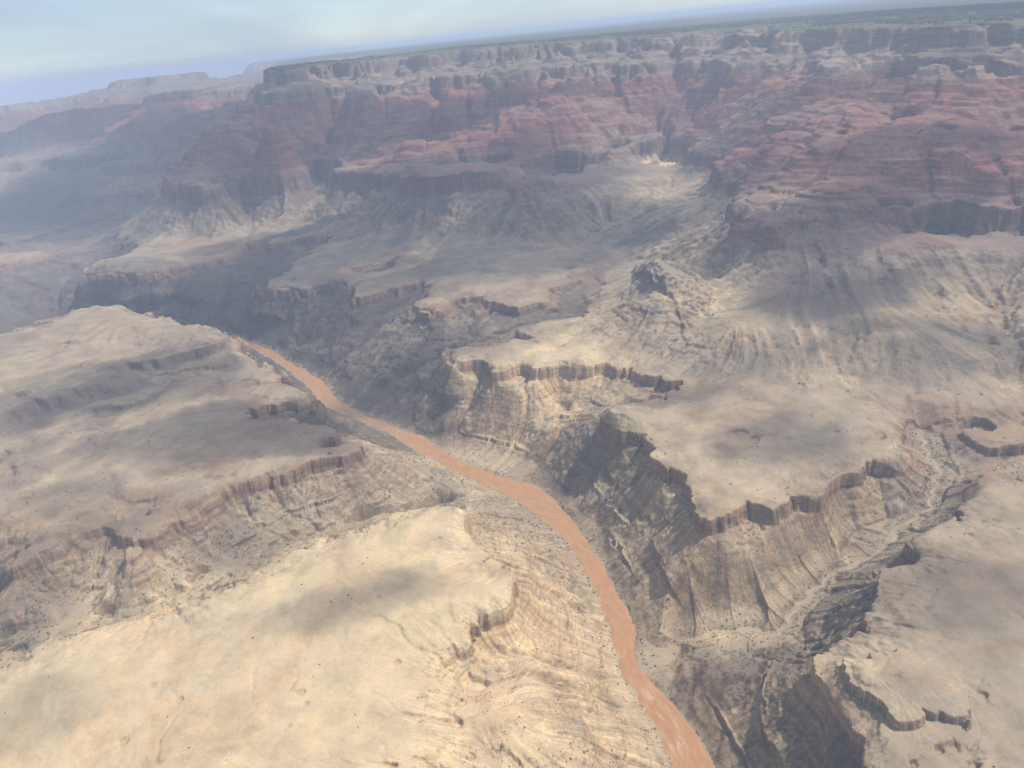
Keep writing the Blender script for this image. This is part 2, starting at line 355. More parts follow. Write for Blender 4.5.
lowc = 1 - smooth(math.radians(-16.5), math.radians(-14.5), TH)
Z = np.where(R > 19000, Z * (1 - lowc) + lowc * np.minimum(Z, (H_CAM - 0.0315 * R) / KD + 60 * fbm(5000, 3, 401)), Z)
STR = Z - 150 * (1 - smooth(math.radians(-23), math.radians(-18), TH)) * smooth(7500, 9000, R) * (1 - smooth(14000, 15500, R))
Z = Z * KD
print('terrain', NR, NC, round(time.time() - T0, 1))

def lic(Wf, n, seed):
    r2 = np.random.default_rng(seed)
    wn = r2.normal(size=(NR, NC)).astype(np.float32)
    wn = (wn - blur(wn, 3)) + 0.6 * blur(r2.normal(size=(NR, NC)).astype(np.float32), 1) * 2
    gi = np.gradient(Wf, axis=0); gj = np.gradient(Wf, axis=1); l = np.hypot(gi, gj) + 1e-5
    gi = (gi / l).astype(np.float32); gj = (gj / l).astype(np.float32)
    out = wn.copy()
    for sg in (1, -1):
        pi = np.arange(NR, dtype=np.float32)[:, None] * np.ones((1, NC), np.float32); pj = np.arange(NC, dtype=np.float32)[None, :] * np.ones((NR, 1), np.float32)
        for k_ in range(n):
            i0 = pi.astype(np.int32); j0 = pj.astype(np.int32)
            pi = np.clip(pi + sg * gi[i0, j0], 0, NR - 1); pj = np.clip(pj + sg * gj[i0, j0], 0, NC - 1)
            out += wn[pi.astype(np.int32), pj.astype(np.int32)]
    out = out / out.std()
    return out
flatm = smooth(306, 318, W) * (1 - smooth(400, 440, W))
Z = Z + flatm * (7 * fbm(260, 4, 411) - 5 * np.maximum(fbm(330, 4, 412, ridged=True) - 0.55, 0))
Z = Z - flatm * 2.6 * smooth(1.4, 3.6, FLOW)
STREAK = lic(blur(W0, 3), 22, 9)
BROAD = blur(W0, 9)[::3, ::3]
def lic3(Wf, n, seed):
    r2 = np.random.default_rng(seed); nr, nc = Wf.shape
    wn = blur(r2.normal(size=(nr, nc)).astype(np.float32), 1)
    wn = wn - blur(wn, 12)
    gi = np.gradient(Wf, axis=0); gj = np.gradient(Wf, axis=1); l = np.hypot(gi, gj) + 1e-5
    gi = (gi / l).astype(np.float32); gj = (gj / l).astype(np.float32)
    out = wn.copy()
    for sg in (1, -1):
        pi = np.arange(nr, dtype=np.float32)[:, None] * np.ones((1, nc), np.float32); pj = np.arange(nc, dtype=np.float32)[None, :] * np.ones((nr, 1), np.float32)
        for k_ in range(n):
            i0 = pi.astype(np.int32); j0 = pj.astype(np.int32)
            pi = np.clip(pi + sg * gi[i0, j0], 0, nr - 1); pj = np.clip(pj + sg * gj[i0, j0], 0, nc - 1)
            out += wn[pi.astype(np.int32), pj.astype(np.int32)]
    out = out / out.std()
    return resample(out, np.arange(nr) * 3.0, np.arange(nc) * 3.0, np.arange(NR).astype(float), np.arange(NC).astype(float))
BROAD = lic3(BROAD, 28, 19)
talus = smooth(335, 400, W0) * (1 - smooth(525, 545, W0))
Z = Z + BROAD * np.clip(SL, 0.02, 0.5) * CELL * (0.5 + 3.0 * talus) * near_river * (1 - smooth(960, 985, W0))
Z = Z + STREAK * np.clip(SL, 0.03, 0.6) * CELL * 0.16 * near_river * (1 - smooth(960, 985, W0))
# the dark fin of rock standing on the middle slope, its steep side to the left
cr = []
for px, py, z in ((648, 267, 448), (655, 258, 482), (663, 268, 468), (671, 284, 428), (678, 298, 385)):
    x_, y_ = hit_z(px, py, z); cr.append((x_, y_, z))
cr = np.array(cr); cu = np.linspace(0, 4, 60)
crx, cry, crz = (np.interp(cu, np.arange(5), cr[:, i]) for i in range(3))
sel = np.hypot(X - crx[30], Y - cry[30]) < 600
fx_, fy_ = X[sel], Y[sel]
nz_ = fbm(55, 5, 91, gain=0.6)[sel]
top = np.full(len(fx_), -1e9)
for a_, b_, c_ in zip(crx, cry, crz):
    dx = fx_ - a_; dy = fy_ - b_
    d_ = np.hypot(dx, dy * 0.8) + 16 * nz_
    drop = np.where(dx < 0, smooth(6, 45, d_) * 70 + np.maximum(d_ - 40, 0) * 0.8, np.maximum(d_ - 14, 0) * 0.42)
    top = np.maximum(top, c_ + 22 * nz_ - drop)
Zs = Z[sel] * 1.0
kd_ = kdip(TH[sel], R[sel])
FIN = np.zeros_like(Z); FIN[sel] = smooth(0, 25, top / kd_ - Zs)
Z[sel] = np.maximum(Zs, top / kd_)
# creek bed and bars of pale gravel
def poly_dist(pl, maxd, prof=False):
    q = []
    for p in pl:
        t_, r_ = hit_w(*p); q.append((r_ * math.sin(t_), r_ * math.cos(t_)))
    q = resamp(np.array(q), len(pl) * 14)
    q = q + np.stack([10 * np.sin(np.arange(len(q)) * 0.7), 8 * np.cos(np.arange(len(q)) * 0.45)], 1) * 0.6
    out = np.full(X.shape, 1e6)
    s_ = (X > q[:, 0].min() - 190) & (X < q[:, 0].max() + 190) & (Y > q[:, 1].min() - 190) & (Y < q[:, 1].max() + 190)
    a_, b_ = X[s_], Y[s_]; d_ = np.full(len(a_), 1e6)
    w_ = np.zeros(len(a_)); wq = np.interp(np.linspace(0, 1, len(q)), np.linspace(0, 1, len(pl)), [p[2] for p in pl])
    for u, wv in zip(q, wq):
        dd = np.hypot(a_ - u[0], b_ - u[1]); m__ = dd < d_; d_ = np.where(m__, dd, d_); w_ = np.where(m__, wv, w_)
    out[s_] = d_
    if prof:
        o2 = np.zeros(X.shape); o2[s_] = w_
        return out, o2
    return out
cn = 5 * fbm(35, 2, 95)
CRKD, CRKW = poly_dist(creek[1:], 80, True)
cz = strata(CRKW)
Z = np.where(CRKD < 1e5, Z + (np.clip(Z, cz - 1, cz + 0.62 * np.maximum(CRKD - 9, 0) + 1.0) - Z) * (1 - smooth(45, 150, CRKD)), Z)
CRK = np.minimum(CRKD + 0.5 * cn - 3, poly_dist([(812,502,286),(840,491,284),(870,479,283),(900,464,283),(915,453,283)], 80) + cn + 2)
Z = Z - 3.5 * (1 - smooth(0, 22, CRK)) * (RIV > 30)
BAR = np.zeros_like(Z)
nbar = fbm(40, 4, 97)
for px, py, rad in ((648,648,38),(650,662,34),(672,696,30),(664,684,30),(488,492,36),(500,494,30),(335,400,45),(345,406,45),(330,388,40),(372,421,40),(644,630,22),(612,664,18),(640,728,16),(655,750,14),(520,482,20)):
    x_, y_ = hit_z(px, py, 2)
    BAR = np.maximum(BAR, 1 - smooth(0.4, 1.0, np.hypot(X - x_, Y - y_) / rad + 0.5 * nC[0:1, 0:1] * 0 + 0.9 * nbar))
BAR = np.maximum(BAR, 0.9 * (1 - smooth(7, 16, RIV + 16 * nbar)))
BAR = BAR * (RIV > -4)
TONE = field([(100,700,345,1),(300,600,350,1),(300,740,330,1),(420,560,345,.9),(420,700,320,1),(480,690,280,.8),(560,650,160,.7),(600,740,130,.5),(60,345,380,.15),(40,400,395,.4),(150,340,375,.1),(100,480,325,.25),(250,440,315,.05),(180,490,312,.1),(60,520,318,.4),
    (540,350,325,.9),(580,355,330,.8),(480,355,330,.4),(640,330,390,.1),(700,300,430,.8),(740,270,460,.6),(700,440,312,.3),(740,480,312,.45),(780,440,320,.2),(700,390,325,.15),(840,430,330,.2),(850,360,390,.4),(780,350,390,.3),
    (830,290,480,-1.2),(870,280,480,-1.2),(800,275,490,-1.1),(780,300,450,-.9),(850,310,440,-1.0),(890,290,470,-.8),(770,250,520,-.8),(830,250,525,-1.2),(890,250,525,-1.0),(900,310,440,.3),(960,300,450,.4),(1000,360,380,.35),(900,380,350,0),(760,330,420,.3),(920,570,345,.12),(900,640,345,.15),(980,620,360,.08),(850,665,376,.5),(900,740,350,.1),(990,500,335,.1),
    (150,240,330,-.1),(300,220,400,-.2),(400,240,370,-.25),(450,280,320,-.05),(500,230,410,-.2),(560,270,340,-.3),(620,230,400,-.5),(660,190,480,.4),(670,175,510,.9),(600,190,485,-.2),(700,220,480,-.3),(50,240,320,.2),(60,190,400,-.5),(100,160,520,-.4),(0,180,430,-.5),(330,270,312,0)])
def obj(name, me, mats=(), **props):
    o = bpy.data.objects.new(name, me)
    COL.objects.link(o)
    for m in mats: me.materials.append(m)
    for k, v in props.items(): o[k] = v
    return o
def attr(me, name, arr, dom='POINT'):
    a = me.attributes.new(name, 'FLOAT', dom)
    a.data.foreach_set('value', np.ascontiguousarray(arr, np.float32).ravel())
def mesh_from(name, V, F):
    me = bpy.data.meshes.new(name)
    me.vertices.add(len(V)); me.vertices.foreach_set('co', np.ascontiguousarray(V, np.float32).ravel())
    F = np.asarray(F, np.int32)
    k = F.shape[1]
    me.loops.add(F.size); me.loops.foreach_set('vertex_index', F.ravel())
    me.polygons.add(len(F)); me.polygons.foreach_set('loop_start', np.arange(0, F.size, k, dtype=np.int32))
    me.update(calc_edges=True)
    return me

# ------------------------------------------------------------------ material helpers
class N:
    def __init__(s, name, world=False):
        s.m = bpy.data.materials.new(name); s.m.use_nodes = True
        s.t = s.m.node_tree; s.t.nodes.clear()
        s.out = s.new('ShaderNodeOutputMaterial')
    def new(s, typ, **kw):
        nd = s.t.nodes.new(typ)
        for k, v in kw.items(): setattr(nd, k, v)
        return nd
    def link(s, a, b): s.t.links.new(a, b)
    def val(s, sock, v):
        if isinstance(v, (int, float)): sock.default_value = v
        elif isinstance(v, (tuple, list)): sock.default_value = (*v, 1) if len(v) == 3 and sock.type == 'RGBA' else v
        else: s.link(v, sock)
    def math(s, op, a, b=0.0, c=0.0, clamp=False):
        nd = s.new('ShaderNodeMath', operation=op, use_clamp=clamp)
        for i, v in enumerate((a, b, c)): s.val(nd.inputs[i], v)
        return nd.outputs[0]
    def mix(s, f, a, b, mode='MIX'):
        nd = s.new('ShaderNodeMix', data_type='RGBA', blend_type=mode)
        s.val(nd.inputs[0], f); s.val(nd.inputs[6], a); s.val(nd.inputs[7], b)
        return nd.outputs[2]
    def noise(s, vec, scale, detail=6, rough=0.55, dist=0.0):
        nd = s.new('ShaderNodeTexNoise'); s.link(vec, nd.inputs['Vector'])
        nd.inputs['Scale'].default_value = scale; nd.inputs['Detail'].default_value = detail
        nd.inputs['Roughness'].default_value = rough; nd.inputs['Distortion'].default_value = dist
        return nd.outputs['Fac']
    def ramp(s, f, stops, interp='LINEAR'):
        nd = s.new('ShaderNodeValToRGB'); nd.color_ramp.interpolation = interp
        e = nd.color_ramp.elements
        while len(e) < len(stops): e.new(0.5)
        for el, (p, c) in zip(e, stops):
            el.position = p; el.color = (*c, 1) if len(c) == 3 else c
        s.link(f, nd.inputs[0])
        return nd.outputs[0]
    def step(s, x, a, b):
        nd = s.new('ShaderNodeMapRange', interpolation_type='SMOOTHSTEP')
        s.val(nd.inputs['Value'], x); nd.inputs['From Min'].default_value = a; nd.inputs['From Max'].default_value = b
        return nd.outputs[0]
    def attr(s, name):
        nd = s.new('ShaderNodeAttribute'); nd.attribute_name = name
        return nd.outputs['Fac']

def terrain_material():
    m = N('canyon_rock')
    geo = m.new('ShaderNodeNewGeometry')
    pos = geo.outputs['Position']
    sep = m.new('ShaderNodeSeparateXYZ'); m.link(geo.outputs['Normal'], sep.inputs[0])
    nz = sep.outputs['Z']
    st = m.attr('stratum'); flow = m.attr('flow')
    big = m.noise(pos, 0.0016, 5)
    mid = m.noise(pos, 0.012, 7, 0.6)
    fine = m.noise(pos, 0.09, 5, 0.65)
    vs = m.new('ShaderNodeVectorMath', operation='MULTIPLY'); m.link(pos, vs.inputs[0]); vs.inputs[1].default_value = (0.004, 0.004, 0.05)
    bands = m.noise(vs.outputs[0], 1.0, 4, 0.6)
    s = m.math('ADD', st, m.math('MULTIPLY', m.math('SUBTRACT', mid, 0.5), 26.0))
    s = m.math('ADD', s, m.math('MULTIPLY', m.math('SUBTRACT', big, 0.5), 30.0))
    f = m.math('DIVIDE', s, 1400.0, clamp=True)
    Q = lambda z: z / 1400.0
    col = m.ramp(f, [(Q(0), (.285,.232,.17)), (Q(195), (.285,.232,.17)), (Q(212), (.235,.165,.12)), (Q(250), (.245,.175,.125)), (Q(262), (.275,.22,.163)),
                     (Q(330), (.27,.222,.165)), (Q(390), (.235,.20,.155)), (Q(455), (.215,.187,.15)), (Q(475), (.20,.135,.11)), (Q(590), (.195,.095,.08)),
                     (Q(650), (.195,.10,.085)), (Q(740), (.20,.085,.07)), (Q(850), (.19,.103,.09)), (Q(930), (.205,.09,.07)), (Q(1010), (.20,.125,.098)), (Q(1035), (.235,.185,.145)),
                     (Q(1100), (.225,.178,.14)), (Q(1120), (.19,.158,.12)), (Q(1160), (.215,.175,.135)), (Q(1265), (.235,.192,.15)), (Q(1286), (.10,.105,.06)), (Q(1400), (.055,.065,.042))])
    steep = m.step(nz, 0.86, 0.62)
    # dark crystalline rock of the inner gorge, sandy and grey ground above it
    gorge = m.step(s, 232.0, 200.0)
    sch = m.math('ADD', m.attr('schist'), m.math('MULTIPLY', m.math('SUBTRACT', mid, 0.5), 1.5))
    sch = m.math('ADD', sch, m.math('MULTIPLY', steep, 0.25))
    col = m.mix(m.math('MULTIPLY', gorge, m.math('MULTIPLY', m.step(sch, 0.3, 0.95), 0.88)), col, (.070,.063,.060))
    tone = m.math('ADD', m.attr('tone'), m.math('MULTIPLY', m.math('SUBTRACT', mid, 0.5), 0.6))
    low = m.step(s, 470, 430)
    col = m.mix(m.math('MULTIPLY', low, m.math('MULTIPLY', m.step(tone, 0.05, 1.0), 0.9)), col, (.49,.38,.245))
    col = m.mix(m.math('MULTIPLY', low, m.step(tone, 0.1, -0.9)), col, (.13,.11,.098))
    # scree and dust that mute the red beds
    dust = m.math('MULTIPLY', m.math('MULTIPLY', m.step(s, 560, 620), m.step(s, 960, 900)), m.math('MULTIPLY', m.step(big, 0.40, 0.66), m.step(nz, 0.5, 0.85)))
    col = m.mix(m.math('MULTIPLY', dust, 0.6), col, (.215,.175,.13))
    redw = m.math('MULTIPLY', m.math('MULTIPLY', m.step(s, 450, 480), m.step(s, 640, 600)), m.step(big, 0.35, 0.6))
    col = m.mix(m.math('MULTIPLY', redw, 0.75), col, (.185,.15,.12))
    patch = m.noise(pos, 0.0045, 6, 0.6, 0.6)
    col = m.mix(m.math('MULTIPLY', low, 1.0), col, m.mix(1.0, col, m.ramp(patch, [(0.28, (.74,.74,.74)), (0.42, (1.04,.97,.90)), (0.5, (1.0,1.0,1.0)), (0.58, (1.12,1.08,1.0)), (0.72, (.80,.88,.80))]), 'MULTIPLY'))
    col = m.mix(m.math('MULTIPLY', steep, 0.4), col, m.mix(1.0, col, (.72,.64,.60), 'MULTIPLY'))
    # layered bands on the walls
    col = m.mix(m.math('MULTIPLY', m.step(s, 330, 480), 0.5), col, m.mix(1.0, col, m.ramp(bands, [(0.3, (.55,.5,.48)), (0.55, (1.0,1.0,1.0)), (0.75, (1.45,1.4,1.3))]), 'MULTIPLY'))
    cs_ = m.new('ShaderNodeCombineXYZ'); sp_ = m.new('ShaderNodeSeparateXYZ'); m.link(pos, sp_.inputs[0])
    m.link(m.math('MULTIPLY', sp_.outputs[0], 0.004), cs_.inputs[0]); m.link(m.math('MULTIPLY', sp_.outputs[1], 0.004), cs_.inputs[1]); m.link(m.math('MULTIPLY', st, 0.11), cs_.inputs[2])
    beds = m.noise(cs_.outputs[0], 1.0, 5, 0.65)
    col = m.mix(m.math('MULTIPLY', m.math('MAXIMUM', m.step(nz, 0.93, 0.7), m.math('MULTIPLY', m.step(s, 560, 620), 0.6)), 0.75), col, m.mix(1.0, col, m.ramp(beds, [(0.32, (.55,.52,.50)), (0.47, (.95,.94,.93)), (0.56, (1.1,1.08,1.05)), (0.7, (1.55,1.5,1.4))]), 'MULTIPLY'))
    wash = m.math('MULTIPLY', m.math('MULTIPLY', m.step(flow, 1.5, 3.4), 0.5), m.math('MULTIPLY', m.step(s, 235, 262), m.step(s, 470, 430)))
    col = m.mix(wash, col, m.mix(1.0, col, (.66,.66,.60), 'MULTIPLY'))
    # soil and scrub mottling, wash sand along drainage
    col = m.mix(1.0, col, m.ramp(mid, [(0.25, (.78,.77,.74)), (0.5, (1,1,1)), (0.78, (1.18,1.16,1.1))]), 'MULTIPLY')
    col = m.mix(m.math('ADD', 0.5, m.math('MULTIPLY', m.step(nz, 0.98, 0.8), 0.4)), col, m.ramp(m.noise(pos, 0.22, 6, 0.75), [(0.34, (.66,.68,.64)), (0.46, (1,1,1)), (0.62, (1.14,1.12,1.08))]), 'MULTIPLY')
    col = m.mix(m.math('ADD', 0.3, m.math('MULTIPLY', m.step(nz, 0.98, 0.8), 0.6)), col, m.ramp(fine, [(0.25, (.72,.72,.70)), (0.5, (1,1,1)), (0.75, (1.2,1.18,1.15))]), 'MULTIPLY')
    stk = m.attr('streak')
    col = m.mix(m.math('MULTIPLY', m.step(s, 1290, 1240), m.math('ADD', 0.04, m.math('MULTIPLY', m.step(nz, 0.992, 0.93), 0.7))), col, m.mix(1.0, col, m.ramp(m.math('ADD', m.math('MULTIPLY', stk, 0.16), 0.5), [(0.1, (.62,.61,.60)), (0.5, (1,1,1)), (0.9, (1.38,1.34,1.27))]), 'MULTIPLY'))
    brd = m.math('ADD', m.math('MULTIPLY', m.attr('broad'), 0.17), 0.5)
    tal = m.math('MULTIPLY', m.step(s, 285, 350), m.step(s, 470, 440))
    col = m.mix(m.math('ADD', 0.10, m.math('MAXIMUM', m.math('MULTIPLY', tal, 0.75), m.math('MULTIPLY', gorge, 0.6))), col, m.mix(1.0, col, m.ramp(brd, [(0.1, (.62,.60,.60)), (0.4, (.92,.90,.90)), (0.55, (1.05,.95,.88)), (0.7, (1.15,1.13,1.08)), (0.95, (1.4,1.33,1.2))]), 'MULTIPLY'))
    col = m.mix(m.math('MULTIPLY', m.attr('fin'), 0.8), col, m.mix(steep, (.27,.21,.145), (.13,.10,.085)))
    col = m.mix(m.math('MULTIPLY', m.attr('bar'), m.math('MULTIPLY', m.step(mid, 0.3, 0.5), 0.75)), col, (.34,.27,.185))
    col = m.mix(m.math('MULTIPLY', m.attr('band'), 0.7), col, (.165,.125,.105))
    pale = m.math('MULTIPLY', m.step(flow, 2.2, 5.0), m.math('MULTIPLY', m.math('MULTIPLY', m.step(s, 1000, 700), m.step(s, 150, 240)), 0.3))
    col = m.mix(pale, col, (.45,.37,.27))
    bs = m.new('ShaderNodeBsdfPrincipled'); m.link(col, bs.inputs['Base Color']); bs.inputs['Roughness'].default_value = 0.95
    bs.inputs['Specular IOR Level'].default_value = 0.1
    bp = m.new('ShaderNodeBump'); bp.inputs['Strength'].default_value = 0.7; m.link(m.math('ADD', 1.2, m.math('MULTIPLY', m.step(nz, 0.985, 0.8), 8.0)), bp.inputs['Distance'])
    hgt = m.math('ADD', m.noise(pos, 0.03, 9, 0.68), m.math('MULTIPLY', bands, 0.3))
    m.link(hgt, bp.inputs['Height']); m.link(bp.outputs[0], bs.inputs['Normal'])
    m.link(bs.outputs[0], m.out.inputs[0])
    return m.m

idx = (np.arange(NR - 1)[:, None] * NC + np.arange(NC - 1)[None, :]).ravel()
FACES = np.stack([idx, idx + 1, idx + NC + 1, idx + NC], 1)
# orientation: columns increase clockwise (to +x), rows outwards -> normal up needs (i, i+1, i+NC+1, i+NC)
V = np.stack([X, Y, Z], -1).reshape(-1, 3)
is_creek = (CRK < 1.7) & (RIV > 6)
fc = is_creek.ravel()[FACES].all(1)
def attrs(me, idx_=None):
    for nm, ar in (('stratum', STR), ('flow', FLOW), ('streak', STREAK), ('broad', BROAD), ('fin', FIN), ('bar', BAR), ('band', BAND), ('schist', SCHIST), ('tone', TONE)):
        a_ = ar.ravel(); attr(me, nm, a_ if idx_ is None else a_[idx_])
def sub_mesh(name, F):
    u, inv = np.unique(F.ravel(), return_inverse=True)
    me = mesh_from(name, V[u], inv.reshape(F.shape))
    attrs(me, u)
    me.polygons.foreach_set('use_smooth', np.ones(len(me.polygons), bool))
    return me
WF = W.ravel()[FACES].mean(1); RF = R.ravel()[FACES[:, 0]]; TF = TH.ravel()[FACES[:, 0]]; FF = FIN.ravel()[FACES].mean(1) > 0.5
cls = np.zeros(len(FACES), int)
cls[WF > 541] = 1
cls[(WF > 972)] = 2
cls[(RF > 11500) & (TF < math.radians(-12))] = 3
cls[FF] = 4
cls[fc] = 5
rock = terrain_material()
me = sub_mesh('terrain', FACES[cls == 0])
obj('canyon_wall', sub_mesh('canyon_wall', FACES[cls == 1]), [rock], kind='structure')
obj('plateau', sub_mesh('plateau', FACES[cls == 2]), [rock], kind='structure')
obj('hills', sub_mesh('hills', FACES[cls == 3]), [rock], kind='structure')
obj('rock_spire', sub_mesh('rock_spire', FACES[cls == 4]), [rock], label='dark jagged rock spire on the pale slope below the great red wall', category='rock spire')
mg = N('creek_gravel')
geo_ = mg.new('ShaderNodeNewGeometry')
gcol = mg.ramp(mg.noise(geo_.outputs['Position'], 0.08, 5, 0.65), [(0.3, (.26,.20,.135)), (0.5, (.33,.26,.175)), (0.7, (.38,.31,.215))])
gb = mg.new('ShaderNodeBsdfPrincipled'); mg.link(gcol, gb.inputs['Base Color']); gb.inputs['Roughness'].default_value = 0.95
mg.link(gb.outputs[0], mg.out.inputs[0])
creek_bed = obj('creek_bed', sub_mesh('creek_bed', FACES[fc]), [mg.m], kind='structure')
terrain = obj('terrain', me, [rock], kind='structure')

# ------------------------------------------------------------------ plants
def scatter(prob, n, seed):
    r2 = np.random.default_rng(seed)
    p = (prob[:-1, :-1] * (CELL[:-1, :-1] ** 2) * (np.diff(lr)[:, None] / DTH)).ravel()
    p = np.where(p > 0, p, 0); cs = np.cumsum(p); cs /= cs[-1]
    f = np.searchsorted(cs, r2.uniform(size=n)); i = f // (NC - 1); j = f % (NC - 1)
    u, v = r2.uniform(size=n), r2.uniform(size=n)
    g = lambda A_: (A_[i, j] * (1 - u) + A_[i + 1, j] * u) * (1 - v) + (A_[i, j + 1] * (1 - u) + A_[i + 1, j + 1] * u) * v
    return np.stack([g(X), g(Y), g(Z)], 1)
def stamp(base_v, base_f, at, sc, seed, jit=0.25):
    r2 = np.random.default_rng(seed); n = len(at)
    a_ = r2.uniform(0, 6.28, n); c_, s_ = np.cos(a_)[:, None], np.sin(a_)[:, None]
    b = base_v[None] * (1 + jit * r2.normal(size=(n, len(base_v), 1)))
    v = np.stack([b[..., 0] * c_ - b[..., 1] * s_, b[..., 0] * s_ + b[..., 1] * c_, b[..., 2]], -1) * sc[:, None, :] + at[:, None, :]
    f = base_f[None] + (np.arange(n) * len(base_v))[:, None, None]
    return v.reshape(-1, 3), f.reshape(-1, base_f.shape[1])
def plant_mat(name, c0, c1):
    m_ = N(name); g_ = m_.new('ShaderNodeNewGeometry')
    b_ = m_.new('ShaderNodeBsdfPrincipled'); m_.link(m_.ramp(g_.outputs['Random Per Island'], [(0.0, c0), (1.0, c1)]), b_.inputs['Base Color']); b_.inputs['Roughness'].default_value = 0.9
    m_.link(b_.outputs[0], m_.out.inputs[0]); return m_.m
oct_v = [(math.cos(k * math.pi / 3) * 1.0, math.sin(k * math.pi / 3) * 1.0, 0.35) for k in range(6)] + [(math.cos(k * math.pi / 3 + .5) * .65, math.sin(k * math.pi / 3 + .5) * .65, 0.85) for k in range(6)] + [(0, 0, 1.05), (0, 0, -0.3)]
oct_f = []
for k in range(6):
    q = (k + 1) % 6
    oct_f += [(k, q, 6 + k), (q, 6 + q, 6 + k), (6 + k, 6 + q, 12), (q, k, 13)]
bush_v, bush_f = np.array(oct_v), np.array(oct_f)
tv, tf = [], []
for z0, z1, rr in ((0.08, 0.6, 0.30), (0.35, 0.85, 0.22), (0.62, 1.0, 0.13)):
    o = len(tv)
    tv += [(rr * math.cos(k * 1.0472), rr * math.sin(k * 1.0472), z0) for k in range(6)] + [(0, 0, z1)]
    tf += [(o + k, o + (k + 1) % 6, o + 6) for k in range(6)]
tree_v, tree_f = np.array(tv), np.array(tf)
view = (np.abs(TH) < math.radians(48))
clump = smooth(-0.25, 0.35, fbm(300, 4, 301))
pf = smooth(985, 1000, W) * view * (R < 11000) * (0.15 + clump)
at = scatter(pf, 42000, 5)
r2 = np.random.default_rng(55); hh = r2.uniform(9, 17, len(at))
fv, ff = stamp(tree_v, tree_f, at, np.stack([hh * r2.uniform(.8, 1.3, len(at)), hh * r2.uniform(.8, 1.3, len(at)), hh], 1), 6, 0.12)
forest = obj('forest', mesh_from('forest', fv, ff), [plant_mat('pine_needles', (.028, .038, .022), (.055, .068, .036))], kind='stuff')
slope_cl = smooth(-0.2, 0.4, fbm(120, 4, 303))
ps = view * (R < 3600) * (RIV > 4) * (CRK > 5) * ((W < 300) * (0.35 + 0.65 * smooth(1500, 2000, R)) * (0.25 + slope_cl) * (0.3 + 0.7 * SCHIST.clip(0, 1)) + (W >= 306) * (0.004 + 0.10 * (R > 1900)) * slope_cl) + (R < 2600) * (RIV > 1) * (RIV < 14) * 0.6 + (CRKD > 8) * (CRKD < 24) * 0.6
at = scatter(ps, 34000, 8)
r2 = np.random.default_rng(56); sz = r2.gamma(3.0, 0.34, len(at)) + 0.4
sv, sf = stamp(bush_v, bush_f, at, np.stack([sz, sz, sz * 0.9], 1), 9)
scrub = obj('scrub', mesh_from('scrub', sv, sf), [plant_mat('desert_scrub', (.10, .09, .058), (.21, .18, .115))], kind='stuff')
sm_ = plant_mat('shrub_leaves', (.05, .05, .032), (.08, .078, .05))
def ground_at(px, py):
    d = ray(px, py); d = d / np.hypot(d[0], d[1]); t_ = math.atan2(d[0], d[1])
    j = int(round((t_ - TH0) / DTH)); rr = R[:, j]; zz = Z[:, j]
    below = H_CAM + d[2] * rr < zz
    i = int(np.argmax(below)); return X[i, j], Y[i, j], Z[i, j]
for px, py, rad in ((348,596,2.8),(351,599,2.4),(331,602,2.6),(302,585,2.5),(363,564,2.6),(367,558,2.2),(320,665,2.2),(189,748,2.6),(167,717,2.2)):
    x_, y_, z_ = ground_at(px, py)
    v_, f_ = stamp(bush_v, bush_f, np.array([[0, 0, 0.0], [rad * .5, rad * .3, -.2], [-rad * .4, rad * .5, -.2]]), 0.72 * np.array([[rad] * 3, [rad * .7] * 3, [rad * .6] * 3]), px)
    o = obj('shrub', mesh_from('shrub', v_, f_), [sm_], label='small dark shrub standing alone on the pale sunlit dome of the near mesa', category='shrub', group='lone shrubs on the near mesa')
    o.location = (x_, y_, z_)

# ------------------------------------------------------------------ river
wid = wid[:, None] + 25
us = np.linspace(-1, 1, 17)
RV = np.concatenate([(mid_ + nrm * wid * u)[:, None, :] for u in us], 1)
RVz = np.concatenate([RV, np.full(RV.shape[:2] + (1,), 0.3)], 2).reshape(-1, 3)
k = 17
i_ = (np.arange(599)[:, None] * k + np.arange(k - 1)[None, :]).ravel()
rm = mesh_from('river', RVz, np.stack([i_, i_ + k, i_ + k + 1, i_ + 1], 1)[:, ::-1])
rw = mid_.repeat(17, 0).reshape(-1, 2)
foam = np.zeros(len(RVz))
for px, py, rad in ((625,655,26),(634,672,40),(650,700,55),(664,722,55),(676,745,45),(335,400,60),(350,412,60),(372,422,45),(512,484,22),(600,560,10)):
    x_, y_ = hit_z(px, py, 0.3)
    foam = np.maximum(foam, 1 - smooth(0.2, 1.0, np.hypot(RVz[:, 0] - x_, RVz[:, 1] - y_) / rad))
attr(rm, 'foam', foam)
sl_ = np.concatenate([[0], np.cumsum(np.hypot(*np.diff(mid_, axis=0).T))])
attr(rm, 'along', sl_.repeat(17)); attr(rm, 'across', (wid * us[None, :]).ravel())
m = N('muddy_water')
bs = m.new('ShaderNodeBsdfPrincipled')
geo = m.new('ShaderNodeNewGeometry')
c = m.mix(m.noise(geo.outputs['Position'], 0.02, 4), (.36,.182,.074), (.41,.215,.093))
cx_ = m.new('ShaderNodeCombineXYZ'); m.link(m.math('MULTIPLY', m.attr('along'), 0.022), cx_.inputs[0]); m.link(m.math('MULTIPLY', m.attr('across'), 0.09), cx_.inputs[1])
flw = m.noise(cx_.outputs[0], 1.0, 7, 0.62, 0.6)
c = m.mix(m.step(flw, 0.3, 0.7), m.mix(1.0, c, (.86,.85,.84), 'MULTIPLY'), m.mix(1.0, c, (1.12,1.12,1.12), 'MULTIPLY'))
edge = m.step(m.math('ABSOLUTE', m.attr('across')), 18.0, 34.0)
fo = m.math('MULTIPLY', m.math('MULTIPLY', m.attr('foam'), m.step(flw, 0.46, 0.68)), 0.55)
c = m.mix(fo, c, (.56,.41,.31))
